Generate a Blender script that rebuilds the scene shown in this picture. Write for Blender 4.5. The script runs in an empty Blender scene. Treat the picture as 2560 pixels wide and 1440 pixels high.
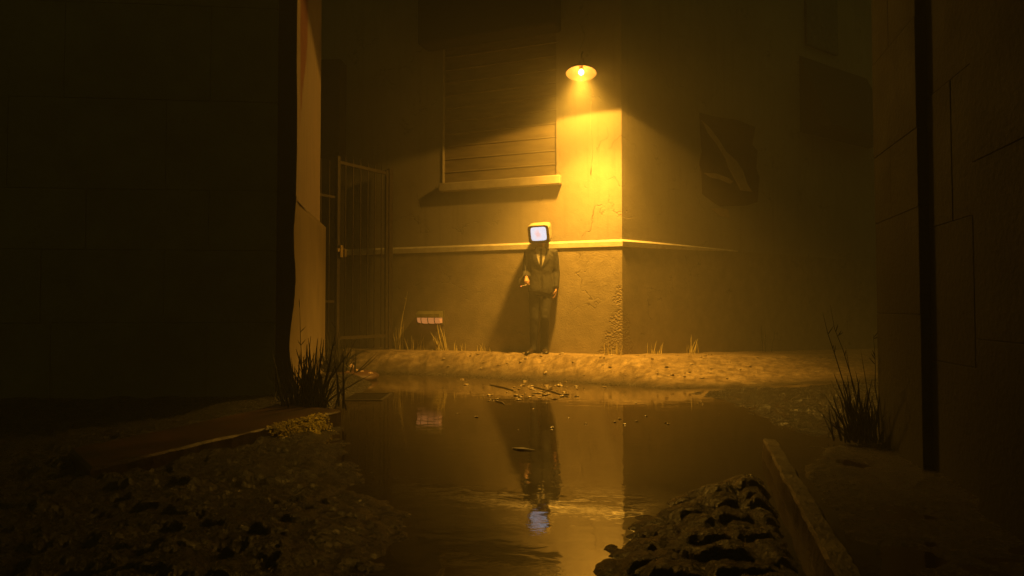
import bpy, bmesh, math, random
import numpy as np
from mathutils import Vector, Matrix, noise as mnoise
random.seed(7); rng = np.random.default_rng(7)
S = bpy.context.scene
COL = S.collection
R = math.radians

# ------------------------------------------------------------------ camera
F = 1700.0; H = 0.87; PITCH = math.atan(52 / F)
cam = bpy.data.objects.new('camera', bpy.data.cameras.new('camera')); COL.objects.link(cam)
cam.location = (0, 0, H); cam.rotation_euler = (math.pi / 2 + PITCH, 0, 0)
cam.data.sensor_width = 36; cam.data.lens = 36 * F / 2560; cam.data.clip_end = 200; cam.data.clip_start = .05
S.camera = cam
def ray(px, py):
    u = (px - 1280) / F; v = (720 - py) / F
    return Vector((u, math.cos(PITCH) - v * math.sin(PITCH), math.sin(PITCH) + v * math.cos(PITCH)))
def at(px, py, Y):                      # the point of the photograph's pixel at depth Y
    d = ray(px, py); return Vector((0, 0, H)) + d * (Y / d.y)
def on_z(px, py, z):
    d = ray(px, py); return Vector((0, 0, H)) + d * ((z - H) / d.z)

# ------------------------------------------------------------------ materials
def nt(name):
    m = bpy.data.materials.new(name); m.use_nodes = True
    t = m.node_tree; t.nodes.clear()
    out = t.nodes.new('ShaderNodeOutputMaterial'); p = t.nodes.new('ShaderNodeBsdfPrincipled')
    t.links.new(p.outputs[0], out.inputs[0])
    return m, t, p, out
def N(t, typ, **kw):
    n = t.nodes.new(typ)
    for k, v in kw.items():
        if hasattr(n, k) and not isinstance(n.bl_rna.properties.get(k), type(None)): setattr(n, k, v)
        else: n.inputs[k].default_value = v
    return n
def ramp(t, src, stops):
    r = t.nodes.new('ShaderNodeValToRGB'); e = r.color_ramp.elements
    while len(e) < len(stops): e.new(.5)
    for i, (p, c) in enumerate(stops):
        e[i].position = p; e[i].color = (*c, 1) if len(c) == 3 else c
    t.links.new(src, r.inputs[0]); return r.outputs[0]
def coord(t, sc=(1, 1, 1)):
    tc = t.nodes.new('ShaderNodeTexCoord'); mp = t.nodes.new('ShaderNodeMapping')
    mp.inputs['Scale'].default_value = sc; t.links.new(tc.outputs['Object'], mp.inputs[0]); return mp.outputs[0]
def noise(t, vec, scale, detail=5, rough=.6, dist=0):
    n = N(t, 'ShaderNodeTexNoise'); n.inputs['Scale'].default_value = scale; n.inputs['Detail'].default_value = detail
    n.inputs['Roughness'].default_value = rough; n.inputs['Distortion'].default_value = dist
    t.links.new(vec, n.inputs['Vector']); return n.outputs['Fac']
def math_(t, op, a, b=None, c=None, clamp=False):
    n = t.nodes.new('ShaderNodeMath'); n.operation = op; n.use_clamp = clamp
    for i, x in enumerate((a, b, c)):
        if x is None: continue
        if isinstance(x, (int, float)): n.inputs[i].default_value = x
        else: t.links.new(x, n.inputs[i])
    return n.outputs[0]
def mix(t, f, a, b):
    n = t.nodes.new('ShaderNodeMix'); n.data_type = 'RGBA'
    for i, x in ((0, f), (6, a), (7, b)):
        if isinstance(x, (int, float)): n.inputs[i].default_value = x
        elif isinstance(x, tuple): n.inputs[i].default_value = (*x, 1) if len(x) == 3 else x
        else: t.links.new(x, n.inputs[i])
    return n.outputs[2]
def bump(t, p, h, strength=.4, dist=.01):
    b = t.nodes.new('ShaderNodeBump'); b.inputs['Strength'].default_value = strength; b.inputs['Distance'].default_value = dist
    t.links.new(h, b.inputs['Height']); t.links.new(b.outputs[0], p.inputs['Normal'])
def smoothmask(t, v, lo, hi):
    n = t.nodes.new('ShaderNodeMapRange'); n.interpolation_type = 'SMOOTHSTEP'
    n.inputs['From Min'].default_value = lo; n.inputs['From Max'].default_value = hi
    t.links.new(v, n.inputs['Value']); return n.outputs['Result']
def mat(name, c, c2=None, rough=.75, scale=6, bstr=.35, bscale=70, metal=0, sc=(1, 1, 1), bdist=.006, emit=None, spec=.5):
    m, t, p, out = nt(name); v = coord(t, sc)
    c2 = c2 or tuple(x * .55 for x in c)
    n1 = noise(t, v, scale, 8)
    t.links.new(ramp(t, n1, [(.3, c2), (.68, c)]), p.inputs['Base Color'])
    n2 = noise(t, v, bscale, 6); bump(t, p, n2, bstr, bdist)
    t.links.new(math_(t, 'MULTIPLY_ADD', n1, .25, rough - .12), p.inputs['Roughness'])
    p.inputs['Metallic'].default_value = metal; p.inputs['Specular IOR Level'].default_value = spec
    if emit: p.inputs['Emission Color'].default_value = (*emit[0], 1); p.inputs['Emission Strength'].default_value = emit[1]
    return m

CORNER = Vector((1.42, 8.75, 0))
DL = Vector((-2.655, 1, 0)).normalized(); NL = Vector((-1, -2.655, 0)).normalized()
DR = Vector((1.5, 1, 0)).normalized(); NR = Vector((1, -1.5, 0)).normalized()
BAND = 1.72       # height of the moulding (absolute)

def stucco():
    m, t, p, out = nt('stucco'); v = coord(t)
    sx = t.nodes.new('ShaderNodeSeparateXYZ'); t.links.new(v, sx.inputs[0]); x, y, z = sx.outputs
    big = noise(t, v, .9, 6, .62); mid = noise(t, v, 5, 8, .65); fine = noise(t, v, 55, 7, .7)
    vs = coord(t, (9, 9, .5)); streak = noise(t, vs, 1.2, 5)
    up = ramp(t, big, [(.3, (.31, .265, .20)), (.7, (.44, .385, .30))])
    up = mix(t, math_(t, 'MULTIPLY', smoothmask(t, streak, .5, .75), .4), up, (.24, .19, .135))
    up = mix(t, math_(t, 'MULTIPLY', smoothmask(t, mid, .52, .72), .35), up, (.27, .22, .16))
    lo = ramp(t, mid, [(.3, (.27, .22, .14)), (.7, (.40, .33, .22))])
    dado = smoothmask(t, z, BAND - .01, BAND + .01)
    col = mix(t, dado, lo, up)
    # peeled render low on the corner
    dx = math_(t, 'SUBTRACT', x, CORNER.x - .05); dy = math_(t, 'SUBTRACT', y, CORNER.y)
    d = math_(t, 'SQRT', math_(t, 'ADD', math_(t, 'MULTIPLY', dx, dx), math_(t, 'MULTIPLY', dy, dy)))
    zz = math_(t, 'MULTIPLY', math_(t, 'SUBTRACT', 1.25, z), .26)
    pe = math_(t, 'SUBTRACT', zz, d); pe = math_(t, 'ADD', pe, math_(t, 'MULTIPLY', math_(t, 'SUBTRACT', mid, .5), .5))
    dx2 = math_(t, 'SUBTRACT', x, .98); dz2 = math_(t, 'SUBTRACT', z, .92)
    d2 = math_(t, 'SQRT', math_(t, 'ADD', math_(t, 'MULTIPLY', dx2, dx2), math_(t, 'MULTIPLY', dz2, dz2)))
    pe2 = math_(t, 'ADD', math_(t, 'SUBTRACT', .02, d2), math_(t, 'MULTIPLY', math_(t, 'SUBTRACT', mid, .5), .45))
    peel = math_(t, 'MAXIMUM', smoothmask(t, pe, 0, .03), smoothmask(t, pe2, 0, .03))
    col = mix(t, math_(t, 'MULTIPLY', peel, .6), col, (.26, .20, .12))
    # cracks
    vo = N(t, 'ShaderNodeTexVoronoi', feature='DISTANCE_TO_EDGE'); vo.inputs['Scale'].default_value = 1.3
    wv = t.nodes.new('ShaderNodeVectorMath'); wv.operation = 'ADD'; nn = N(t, 'ShaderNodeTexNoise'); nn.inputs['Scale'].default_value = 3; nn.inputs['Detail'].default_value = 6
    t.links.new(v, nn.inputs['Vector']); t.links.new(v, wv.inputs[0]); t.links.new(nn.outputs['Color'], wv.inputs[1]); t.links.new(wv.outputs[0], vo.inputs['Vector'])
    cr = math_(t, 'MULTIPLY', math_(t, 'SUBTRACT', 1, smoothmask(t, vo.outputs['Distance'], .002, .016)), smoothmask(t, noise(t, v, 1.7, 2), .5, .62))
    col = mix(t, math_(t, 'MULTIPLY', cr, .6), col, (.10, .075, .045))
    t.links.new(col, p.inputs['Base Color'])
    pits = N(t, 'ShaderNodeTexVoronoi'); pits.inputs['Scale'].default_value = 38; t.links.new(v, pits.inputs['Vector'])
    rough_low = math_(t, 'MULTIPLY', math_(t, 'SUBTRACT', 1, dado), .8)
    h = math_(t, 'MULTIPLY', fine, math_(t, 'ADD', .5, rough_low))
    h = math_(t, 'ADD', h, math_(t, 'MULTIPLY', mid, 1.2))
    h = math_(t, 'SUBTRACT', h, math_(t, 'MULTIPLY', cr, 1.4))
    h = math_(t, 'ADD', h, math_(t, 'MULTIPLY', peel, math_(t, 'MULTIPLY_ADD', pits.outputs['Distance'], 2.5, -2.2)))
    bump(t, p, h, .55, .011)
    p.inputs['Roughness'].default_value = .85; p.inputs['Specular IOR Level'].default_value = .25
    return m

def cobble_mat():
    m, t, p, out = nt('wet_cobbles'); v = coord(t)
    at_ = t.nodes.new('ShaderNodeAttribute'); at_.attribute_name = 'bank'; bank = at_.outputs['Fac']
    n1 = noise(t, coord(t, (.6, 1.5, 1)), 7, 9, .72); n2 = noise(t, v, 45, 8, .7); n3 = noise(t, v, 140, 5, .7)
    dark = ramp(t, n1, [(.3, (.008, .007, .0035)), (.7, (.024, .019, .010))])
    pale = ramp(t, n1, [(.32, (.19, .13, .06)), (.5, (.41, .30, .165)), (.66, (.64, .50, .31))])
    pale = mix(t, smoothmask(t, n2, .52, .66), pale, (.12, .08, .04))
    aj = t.nodes.new('ShaderNodeAttribute'); aj.attribute_name = 'joint'
    pale = mix(t, math_(t, 'MULTIPLY', aj.outputs['Fac'], .75, clamp=True), pale, (.10, .065, .03))
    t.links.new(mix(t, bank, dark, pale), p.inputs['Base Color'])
    h = math_(t, 'ADD', math_(t, 'MULTIPLY', n2, .9), math_(t, 'MULTIPLY', n3, .6))
    bump(t, p, h, 1, .022)
    p.inputs['Specular IOR Level'].default_value = .5
    wet = math_(t, 'MULTIPLY_ADD', bank, .18, .14)
    t.links.new(math_(t, 'ADD', wet, math_(t, 'MULTIPLY', n2, .25)), p.inputs['Roughness'])
    return m

def water_mat():
    m, t, p, out = nt('puddle_water'); v = coord(t)
    n1 = noise(t, v, 1.1, 4)
    t.links.new(ramp(t, n1, [(.3, (.020, .013, .004)), (.7, (.035, .023, .007))]), p.inputs['Base Color'])
    p.inputs['Roughness'].default_value = .025; p.inputs['IOR'].default_value = 1.5
    vx = coord(t, (1, 1.6, 1)); a = noise(t, vx, 6, 3, .5, .4); b = noise(t, vx, 26, 3, .55)
    patch = smoothmask(t, noise(t, v, 1.7, 3), .44, .66)
    h = math_(t, 'ADD', math_(t, 'MULTIPLY', a, .34), math_(t, 'MULTIPLY', math_(t, 'MULTIPLY', b, patch), .26))
    bump(t, p, h, .16, .02)
    return m

M = {}
M['stucco'] = stucco()
M['moulding'] = mat('cream_moulding', (.86, .80, .68), (.66, .58, .46), rough=.7, scale=9, bstr=.3, bscale=60)
M['shutter'] = mat('dark_shutter', (.30, .235, .14), (.17, .13, .08), rough=.6, scale=3, bstr=.25, bscale=40, sc=(1, 1, 6))
M['sill'] = mat('stone_sill', (.52, .46, .36), (.36, .30, .22), rough=.8, scale=5, bstr=.4, bscale=50)
M['black_metal'] = mat('old_black_metal', (.05, .04, .03), (.025, .02, .015), rough=.55, scale=14, bstr=.3, bscale=90, metal=.3)
M['gate_metal'] = mat('rusted_gate_metal', (.10, .072, .044), (.04, .028, .018), rough=.6, scale=18, bstr=.4, bscale=110, metal=.2)
M['brass'] = mat('worn_brass', (.5, .4, .2), (.3, .2, .1), rough=.45, metal=.6, scale=30)
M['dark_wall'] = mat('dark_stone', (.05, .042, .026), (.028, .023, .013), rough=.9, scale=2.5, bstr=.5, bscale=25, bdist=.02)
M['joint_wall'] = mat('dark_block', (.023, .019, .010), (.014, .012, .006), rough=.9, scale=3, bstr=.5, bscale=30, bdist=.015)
M['plinth'] = mat('plinth_concrete', (.27, .205, .125), (.18, .135, .08), rough=.85, scale=5, bstr=.4, bscale=40, sc=(1, 1, .35))
M['pale_block'] = mat('pale_block', (.20, .19, .09), (.13, .12, .055), rough=.9, scale=3, bstr=.5, bscale=30, bdist=.015)
M['slab'] = mat('slab_stone', (.10, .045, .025), (.03, .022, .014), rough=.5, scale=3, bstr=.5, bscale=45, bdist=.012)
M['moss'] = mat('pale_moss', (.90, .80, .24), (.66, .57, .16), rough=.3, scale=30, bstr=.9, bscale=90, bdist=.02)
M['kerb'] = mat('kerb_granite', (.12, .09, .055), (.035, .027, .017), rough=.5, scale=12, bstr=.6, bscale=60, bdist=.012)
M['shade_out'] = mat('enamel_outside', (.06, .035, .02), (.03, .02, .012), rough=.4, scale=10, bstr=.1)
M['shade_in'] = mat('enamel_white', (.80, .64, .36), (.72, .55, .3), rough=.45, scale=10, bstr=.05)
M['bulb'] = mat('bulb_glow', (.9, .8, .6), rough=.4, bstr=0, emit=((1, .43, .09), 48))
M['suit'] = mat('suit_wool', (.030, .026, .018), (.016, .014, .010), rough=.8, scale=10, bstr=.5, bscale=35, bdist=.012)
M['trousers'] = mat('trouser_wool', (.026, .022, .016), (.015, .013, .009), rough=.8, scale=10, bstr=.5, bscale=30, bdist=.012)
M['shirt'] = mat('shirt_cotton', (.5, .46, .37), (.42, .38, .3), rough=.8, bstr=.3, bscale=40)
M['tie'] = mat('tie_silk', (.025, .02, .014), rough=.5, bstr=.2)
M['skin'] = mat('skin', (.46, .25, .16), (.36, .19, .12), rough=.55, scale=20, bstr=.2, bscale=80)
M['leather'] = mat('shoe_leather', (.05, .035, .02), rough=.25, bstr=.1)
M['tv_case'] = mat('tv_case', (.50, .44, .33), (.40, .34, .25), rough=.5, scale=5, bstr=.1)
M['tv_bezel'] = mat('tv_bezel', (.07, .055, .035), (.05, .04, .025), rough=.45, bstr=.1)
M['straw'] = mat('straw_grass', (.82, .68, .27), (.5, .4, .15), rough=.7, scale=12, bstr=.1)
M['dark_grass'] = mat('dark_grass', (.055, .05, .018), (.028, .026, .01), rough=.7, scale=12, bstr=.1)  # near-black base colour puts the clumps' silhouette shade into the blades
M['rubble'] = mat('pale_rubble', (.62, .44, .32), (.40, .27, .18), rough=.85, scale=20, bstr=.7, bscale=60)
M['pebble'] = mat('wet_pebble', (.42, .33, .2), (.18, .13, .07), rough=.3, scale=25, bstr=.4)
M['stick'] = mat('wet_stick', (.07, .045, .02), (.03, .02, .01), rough=.5, scale=25, bstr=.5)
M['poster'] = mat('poster_print', (.15, .095, .05), (.09, .055, .03), rough=.8, scale=7, bstr=.5, bscale=25)
M['poster_pale'] = mat('poster_backing', (.55, .42, .28), (.4, .3, .19), rough=.9, scale=12, bstr=.5, bscale=40)
M['cig'] = mat('cigarette_paper', (.8, .72, .6), rough=.8, bstr=.1)
M['filter'] = mat('cigarette_filter', (.6, .35, .15), rough=.8, bstr=.1)
M['ember'] = mat('ember', (.3, .05, .01), rough=.9, bstr=.1, emit=((1, .22, .04), 3))
M['hood'] = mat('olive_enamel', (.26, .24, .12), (.16, .14, .07), rough=.5, scale=18, bstr=.3)
M['diffuser'] = mat('lamp_glass', (.6, .36, .16), (.5, .28, .12), rough=.4, bstr=.05, scale=3, emit=((1, .36, .09), .5))
M['canopy'] = mat('canopy_cloth', (.04, .034, .02), rough=.9, bstr=.3)
M['glass_dark'] = mat('dark_window', (.05, .045, .035), rough=.25, bstr=.05)

for nm, fac in (('moss', .6), ('straw', .12)):      # thin plant matter lets light through
    t = M[nm].node_tree; p = next(n for n in t.nodes if n.type == 'BSDF_PRINCIPLED'); out = next(n for n in t.nodes if n.type == 'OUTPUT_MATERIAL')
    tr_ = t.nodes.new('ShaderNodeBsdfTranslucent'); mx = t.nodes.new('ShaderNodeMixShader'); mx.inputs[0].default_value = fac
    t.links.new(p.inputs['Base Color'].links[0].from_socket, tr_.inputs[0]); t.links.new(p.outputs[0], mx.inputs[1]); t.links.new(tr_.outputs[0], mx.inputs[2]); t.links.new(mx.outputs[0], out.inputs[0])
def pillar_mat():
    m, t, p, out = nt('painted_pillar'); v = coord(t)
    sx = t.nodes.new('ShaderNodeSeparateXYZ'); t.links.new(v, sx.inputs[0]); x, y, z = sx.outputs
    vs = coord(t, (6, 6, .6)); n1 = noise(t, vs, 2.5, 7, .65); n2 = noise(t, v, 50, 6, .7); n3 = noise(t, v, 3, 6)
    c = ramp(t, n1, [(.3, (.23, .17, .13)), (.55, (.34, .26, .195)), (.75, (.28, .21, .155))])
    # a run of red paint on the near edge that ends in a point
    w = math_(t, 'SUBTRACT', math_(t, 'MULTIPLY', math_(t, 'SUBTRACT', z, 2.22), .62), math_(t, 'SUBTRACT', y, 5.7))
    w2 = math_(t, 'SUBTRACT', .72, math_(t, 'SUBTRACT', y, 5.7))
    w = math_(t, 'ADD', math_(t, 'MINIMUM', w, w2), math_(t, 'MULTIPLY', math_(t, 'SUBTRACT', n1, .5), .5))
    w3 = math_(t, 'SUBTRACT', math_(t, 'SUBTRACT', y, 5.7), .18)
    w = math_(t, 'MINIMUM', w, math_(t, 'ADD', w3, math_(t, 'MULTIPLY', math_(t, 'SUBTRACT', n1, .5), .3)))
    c = mix(t, math_(t, 'MULTIPLY', smoothmask(t, w, 0, .03), .9), c, (.20, .055, .035))
    t.links.new(c, p.inputs['Base Color'])
    bump(t, p, math_(t, 'ADD', n2, math_(t, 'MULTIPLY', n1, 1.5)), .4, .008); p.inputs['Roughness'].default_value = .8
    return m
M['pillar'] = pillar_mat()

def screen_mat():
    m, t, p, out = nt('tv_picture')
    v = coord(t); sx = t.nodes.new('ShaderNodeSeparateXYZ'); t.links.new(v, sx.inputs[0]); x, y, z = sx.outputs
    n1 = noise(t, v, 22, 4)
    xx = math_(t, 'ADD', x, .01); d = math_(t, 'SQRT', math_(t, 'ADD', math_(t, 'MULTIPLY', math_(t, 'MULTIPLY', xx, xx), 2.2), math_(t, 'MULTIPLY', z, z)))
    d = math_(t, 'ADD', d, math_(t, 'MULTIPLY', math_(t, 'SUBTRACT', n1, .5), .05))
    c = ramp(t, d, [(.02, (.95, .62, .62)), (.055, (.95, .78, .84)), (.085, (.80, .83, .97))])
    c = mix(t, smoothmask(t, n1, .52, .66), c, (.85, .86, 1.0))
    t.links.new(c, p.inputs['Emission Color']); p.inputs['Emission Strength'].default_value = 1.15
    p.inputs['Base Color'].default_value = (.03, .03, .03, 1); p.inputs['Roughness'].default_value = .2
    return m
M['screen'] = screen_mat()

# ------------------------------------------------------------------ object helpers
def obj(name, verts, faces, m, parent=None, smooth=False):
    me = bpy.data.meshes.new(name); me.from_pydata([tuple(v) for v in verts], [], faces); me.update()
    return link(name, me, m, parent, smooth)
def link(name, me, m, parent=None, smooth=False):
    o = bpy.data.objects.new(name, me); COL.objects.link(o)
    if m: me.materials.append(m)
    if smooth: me.polygons.foreach_set('use_smooth', [True] * len(me.polygons))
    if parent: o.parent = parent
    return o
def tag(o, label, cat, group=None):
    o['label'] = label; o['category'] = cat
    if group: o['group'] = group
    return o
def thing(name, label, cat, loc=(0, 0, 0), group=None, rotz=0):
    o = bpy.data.objects.new(name, None); COL.objects.link(o); o.location = loc; o.rotation_euler = (0, 0, rotz)
    o.empty_display_size = .2
    return tag(o, label, cat, group)
def structure(o): o['kind'] = 'structure'; return o
class MB:
    def __init__(s): s.v = []; s.f = []
    def add(s, v, f):
        n = len(s.v); s.v += [Vector(q) for q in v]; s.f += [tuple(i + n for i in g) for g in f]; return s
    def box(s, a, ex, ey, ez):           # corner a and three edge vectors
        a = Vector(a); ex = Vector(ex); ey = Vector(ey); ez = Vector(ez)
        v = [a, a + ex, a + ex + ey, a + ey]; v += [q + ez for q in v]
        return s.add(v, [(0, 3, 2, 1), (4, 5, 6, 7), (0, 1, 5, 4), (1, 2, 6, 5), (2, 3, 7, 6), (3, 0, 4, 7)])
    def tube(s, pts, rad, n=10, caps=True, flat=None):
        pts = [Vector(q) for q in pts]; k = len(pts)
        if not hasattr(rad, '__len__'): rad = [rad] * k
        v = []; prev = None
        for i, q in enumerate(pts):
            d = (pts[min(i + 1, k - 1)] - pts[max(i - 1, 0)]).normalized()
            if prev is None:
                a = Vector((1, 0, 0)) if abs(d.x) < .8 else Vector((0, 1, 0)); a = (a - d * a.dot(d)).normalized()
            else: a = (prev - d * prev.dot(d)).normalized()
            prev = a; b = d.cross(a)
            r = rad[i]; ra, rb = (r if hasattr(r, '__len__') else (r, r))
            for j in range(n):
                th = 2 * math.pi * j / n; v.append(q + a * (math.cos(th) * ra) + b * (math.sin(th) * rb))
        f = [(i * n + j, i * n + (j + 1) % n, (i + 1) * n + (j + 1) % n, (i + 1) * n + j) for i in range(k - 1) for j in range(n)]
        if caps: f += [tuple(reversed(range(n))), tuple((k - 1) * n + j for j in range(n))]
        return s.add(v, f)
    def ell(s, c, r, n=14, m=10, rot=None):
        v = []; f = []
        for i in range(m + 1):
            ph = math.pi * i / m
            for j in range(n):
                th = 2 * math.pi * j / n
                q = Vector((math.sin(ph) * math.cos(th) * r[0], math.sin(ph) * math.sin(th) * r[1], math.cos(ph) * r[2]))
                if rot: q = rot @ q
                v.append(Vector(c) + q)
        for i in range(m):
            for j in range(n): f.append((i * n + j, i * n + (j + 1) % n, (i + 1) * n + (j + 1) % n, (i + 1) * n + j))
        return s.add(v, f)
    def build(s, name, m, parent=None, smooth=False, bevel=0, remesh=0, subd=0, wob=None):
        me = bpy.data.meshes.new(name); me.from_pydata([tuple(q) for q in s.v], [], s.f)
        bm = bmesh.new(); bm.from_mesh(me); bmesh.ops.remove_doubles(bm, verts=bm.verts, dist=1e-6)
        bmesh.ops.recalc_face_normals(bm, faces=bm.faces); bm.to_mesh(me); bm.free()
        if bevel or remesh or subd:
            o = bpy.data.objects.new('tmp', me); COL.objects.link(o)
            if bevel:
                b = o.modifiers.new('b', 'BEVEL'); b.width = bevel; b.segments = 2; b.limit_method = 'ANGLE'; b.angle_limit = R(35)
            if remesh:
                r = o.modifiers.new('r', 'REMESH'); r.mode = 'VOXEL'; r.voxel_size = remesh
                w = o.modifiers.new('s', 'SMOOTH'); w.iterations = 4; w.factor = .5
            if subd:
                w = o.modifiers.new('d', 'SUBSURF'); w.subdivision_type = 'SIMPLE'; w.levels = subd
            dg = bpy.context.evaluated_depsgraph_get(); dg.update()
            me2 = bpy.data.meshes.new_from_object(o.evaluated_get(dg)); me2.name = name
            bpy.data.objects.remove(o); bpy.data.meshes.remove(me); me = me2; me.materials.clear()
        if wob:
            amp, fr = wob
            for q in me.vertices:
                d = mnoise.noise_vector(q.co * fr) * amp + mnoise.noise_vector(q.co * fr * 2.7) * amp * .45
                q.co += d
        return link(name, me, m, parent, smooth)

# ------------------------------------------------------------------ ground
def interp(x, pts):
    return np.interp(x, [p[0] for p in pts], [p[1] for p in pts])
def sst(v, a, b):
    t = np.clip((v - a) / (b - a), 0, 1); return t * t * (3 - 2 * t)
def hash2(i, j, k):
    h = np.sin(i * 127.1 + j * 311.7 + k * 74.7) * 43758.5453; return h - np.floor(h)
def cobbles(x, y, sx=.20, sy=.15):
    X = x / sx; Y = y / sy; row = np.floor(Y); 
    f1 = np.full_like(x, 9.); f2 = np.full_like(x, 9.); hid = np.zeros_like(x)
    ci = np.floor(X); cj = np.floor(Y)
    for di in (-1, 0, 1):
        for dj in (-1, 0, 1):
            i = ci + di; j = cj + dj
            cx = i + .5 + (hash2(i, j, 1) - .5) * .75; cy = j + .5 + (hash2(i, j, 2) - .5) * .75
            d = np.sqrt((X - cx) ** 2 + (Y - cy) ** 2)
            new = d < f1
            f2 = np.where(new, f1, np.minimum(f2, d)); hid = np.where(new, hash2(i, j, 3), hid); f1 = np.where(new, d, f1)
    e = f2 - f1
    return sst(e, .0, .45) * (1 - .35 * f1), hid
def vnoise(x, y, f, seed=0):
    X = x * f; Y = y * f; i = np.floor(X); j = np.floor(Y); a = X - i; b = Y - j
    a = a * a * (3 - 2 * a); b = b * b * (3 - 2 * b)
    return ((hash2(i, j, seed) * (1 - a) + hash2(i + 1, j, seed) * a) * (1 - b) + (hash2(i, j + 1, seed) * (1 - a) + hash2(i + 1, j + 1, seed) * a) * b) - .5
def fbm(x, y, f, seed=0):
    return vnoise(x, y, f, seed) + .5 * vnoise(x, y, f * 2.1, seed + 5) + .25 * vnoise(x, y, f * 4.3, seed + 9)
WATERLINE = [(-6, 9.7), (-3, 9.35), (-2.19, 9.2), (-1.49, 9.05), (-.6, 8.72), (.244, 8.3), (.9, 7.95), (1.63, 7.5), (2.29, 7.5), (3.9, 8.05), (6, 9.), (9, 10)]
LEFT_EDGE = [(1.0, -.1), (2.2, -.06), (2.9, -.08), (3.5, -.26), (4.1, -.5), (5.0, -.9), (5.7, -1.2), (6.2, -1.6), (7, -2.4), (12, -3)]
RIGHT_EDGE = [(1.0, -.2), (2.2, .0), (2.55, .14), (2.86, .28), (3.3, .62), (3.62, .94), (3.75, 1.5), (4.0, 2.3), (4.4, 4)]
KERB0 = Vector((1.50, 4.12, 0)); KERB1 = Vector((.72, 1.2, 0))
def ground(x, y):
    x = np.asarray(x, float); y = np.asarray(y, float)
    yb = np.where(x < CORNER.x, CORNER.y + (CORNER.x - x) / 2.655, CORNER.y + (x - CORNER.x) / 1.5)
    yw = interp(x, WATERLINE) + .10 * fbm(x, y, 2.2, 3) + .10 * fbm(x, y, 5.5, 4)
    zb = np.where(x < CORNER.x, .285, .285 - .024 * np.clip(x - CORNER.x, 0, 6))
    t = np.clip((y - yw) / np.maximum(yb - yw, .25), 0, 1.0)
    bank = zb * np.clip(t / .55, 0, 1) ** 1.1
    pool = -.07 * (1 - np.exp(-np.clip(yw - y, 0, 5) / .35))
    z = np.where(t > 0, bank, pool)
    c, hid = cobbles(x, y)
    # shallow cobbles on the right of the pool
    ms = sst(x, 1.35, 2.3) * sst(y, 4.3, 5.0) * (1 - sst(y - yw, -.5, -.1))
    z = z + ms * (.076 + .05 * (c - .5) + .014 * (hid - .5))
    # left foreground stones
    xl = interp(y, LEFT_EDGE); ml = sst(xl - x + .18 * fbm(x, y, 1.6, 11), -.2, .95) * (1 - sst(y, 5.6, 6.6))
    zl = .040 + .020 * c + .016 * (hid - .5) + .07 * fbm(x, y, 2.5, 21) + .022 * fbm(x, y, 11, 22) + .014 * fbm(x, y, 33, 23)
    z = z * (1 - ml) + ml * zl
    # right foreground mound
    xr = interp(y, RIGHT_EDGE); xk0 = KERB1.x + (y - KERB1.y) * (KERB0.x - KERB1.x) / (KERB0.y - KERB1.y)
    mr = sst(x - xr + .16 * fbm(x, y, 2.2, 31), -.1, .6) * (1 - sst(y, 3.4, 3.8)) * (1 - .75 * sst(x - xk0, -.14, 0))
    z = z * (1 - mr) + mr * (.036 + .034 * c + .022 * (hid - .5) + .035 * fbm(x, y, 3, 41) + .007 * fbm(x, y, 11, 42) + .012 * fbm(x, y, 33, 43))
    # behind the right kerb and round the pillars
    xk = KERB1.x + (y - KERB1.y) * (KERB0.x - KERB1.x) / (KERB0.y - KERB1.y)
    mk = sst(x - xk, .05, .25) * (1 - sst(y, 4.0, 4.9)); z = np.where(mk > 0, z * (1 - mk) + mk * (.006 + .035 * fbm(x, y, 3, 51) + .015 * fbm(x, y, 14, 55)), z)
    mp = sst(x + .2 * fbm(x, y, 3, 57), 1.6, 2.6) * (1 - sst(y + .3 * fbm(x, y, 2, 58), 4.5, 5.8)); z = z * (1 - mp) + mp * (.022 + .04 * fbm(x, y, 3, 52) + .015 * fbm(x, y, 14, 56))
    mq = sst(-x, 1.45, 1.85) * sst(y, 5.0, 5.4) * (1 - sst(y, 7.6, 8.6)); z = z * (1 - mq) + mq * (.15 + .02 * fbm(x, y, 5, 53))
    z = z + .012 * fbm(x, y, 9, 61) + np.where(t > 0, .010 * fbm(x, y * 1.6, 6, 71) * (1 - sst(t, .45, .6)) * sst(t, 0, .15), 0) + np.where(t > 0, .012 * (c - .5) * sst(t, .0, .3) * (1 - sst(t, .5, .68)), 0)
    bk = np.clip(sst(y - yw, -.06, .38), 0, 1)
    cb, hb = cobbles(x, y, .13, .10)
    jt = (1 - sst(cb, .05, .55)) * (1 - sst(t, .5, .62)) * .8 + .35 * (hb - .5) * (1 - sst(t, .5, .62))
    return z, bk, jt
def gz(x, y): return float(ground(np.array([x]), np.array([y]))[0][0])

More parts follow.
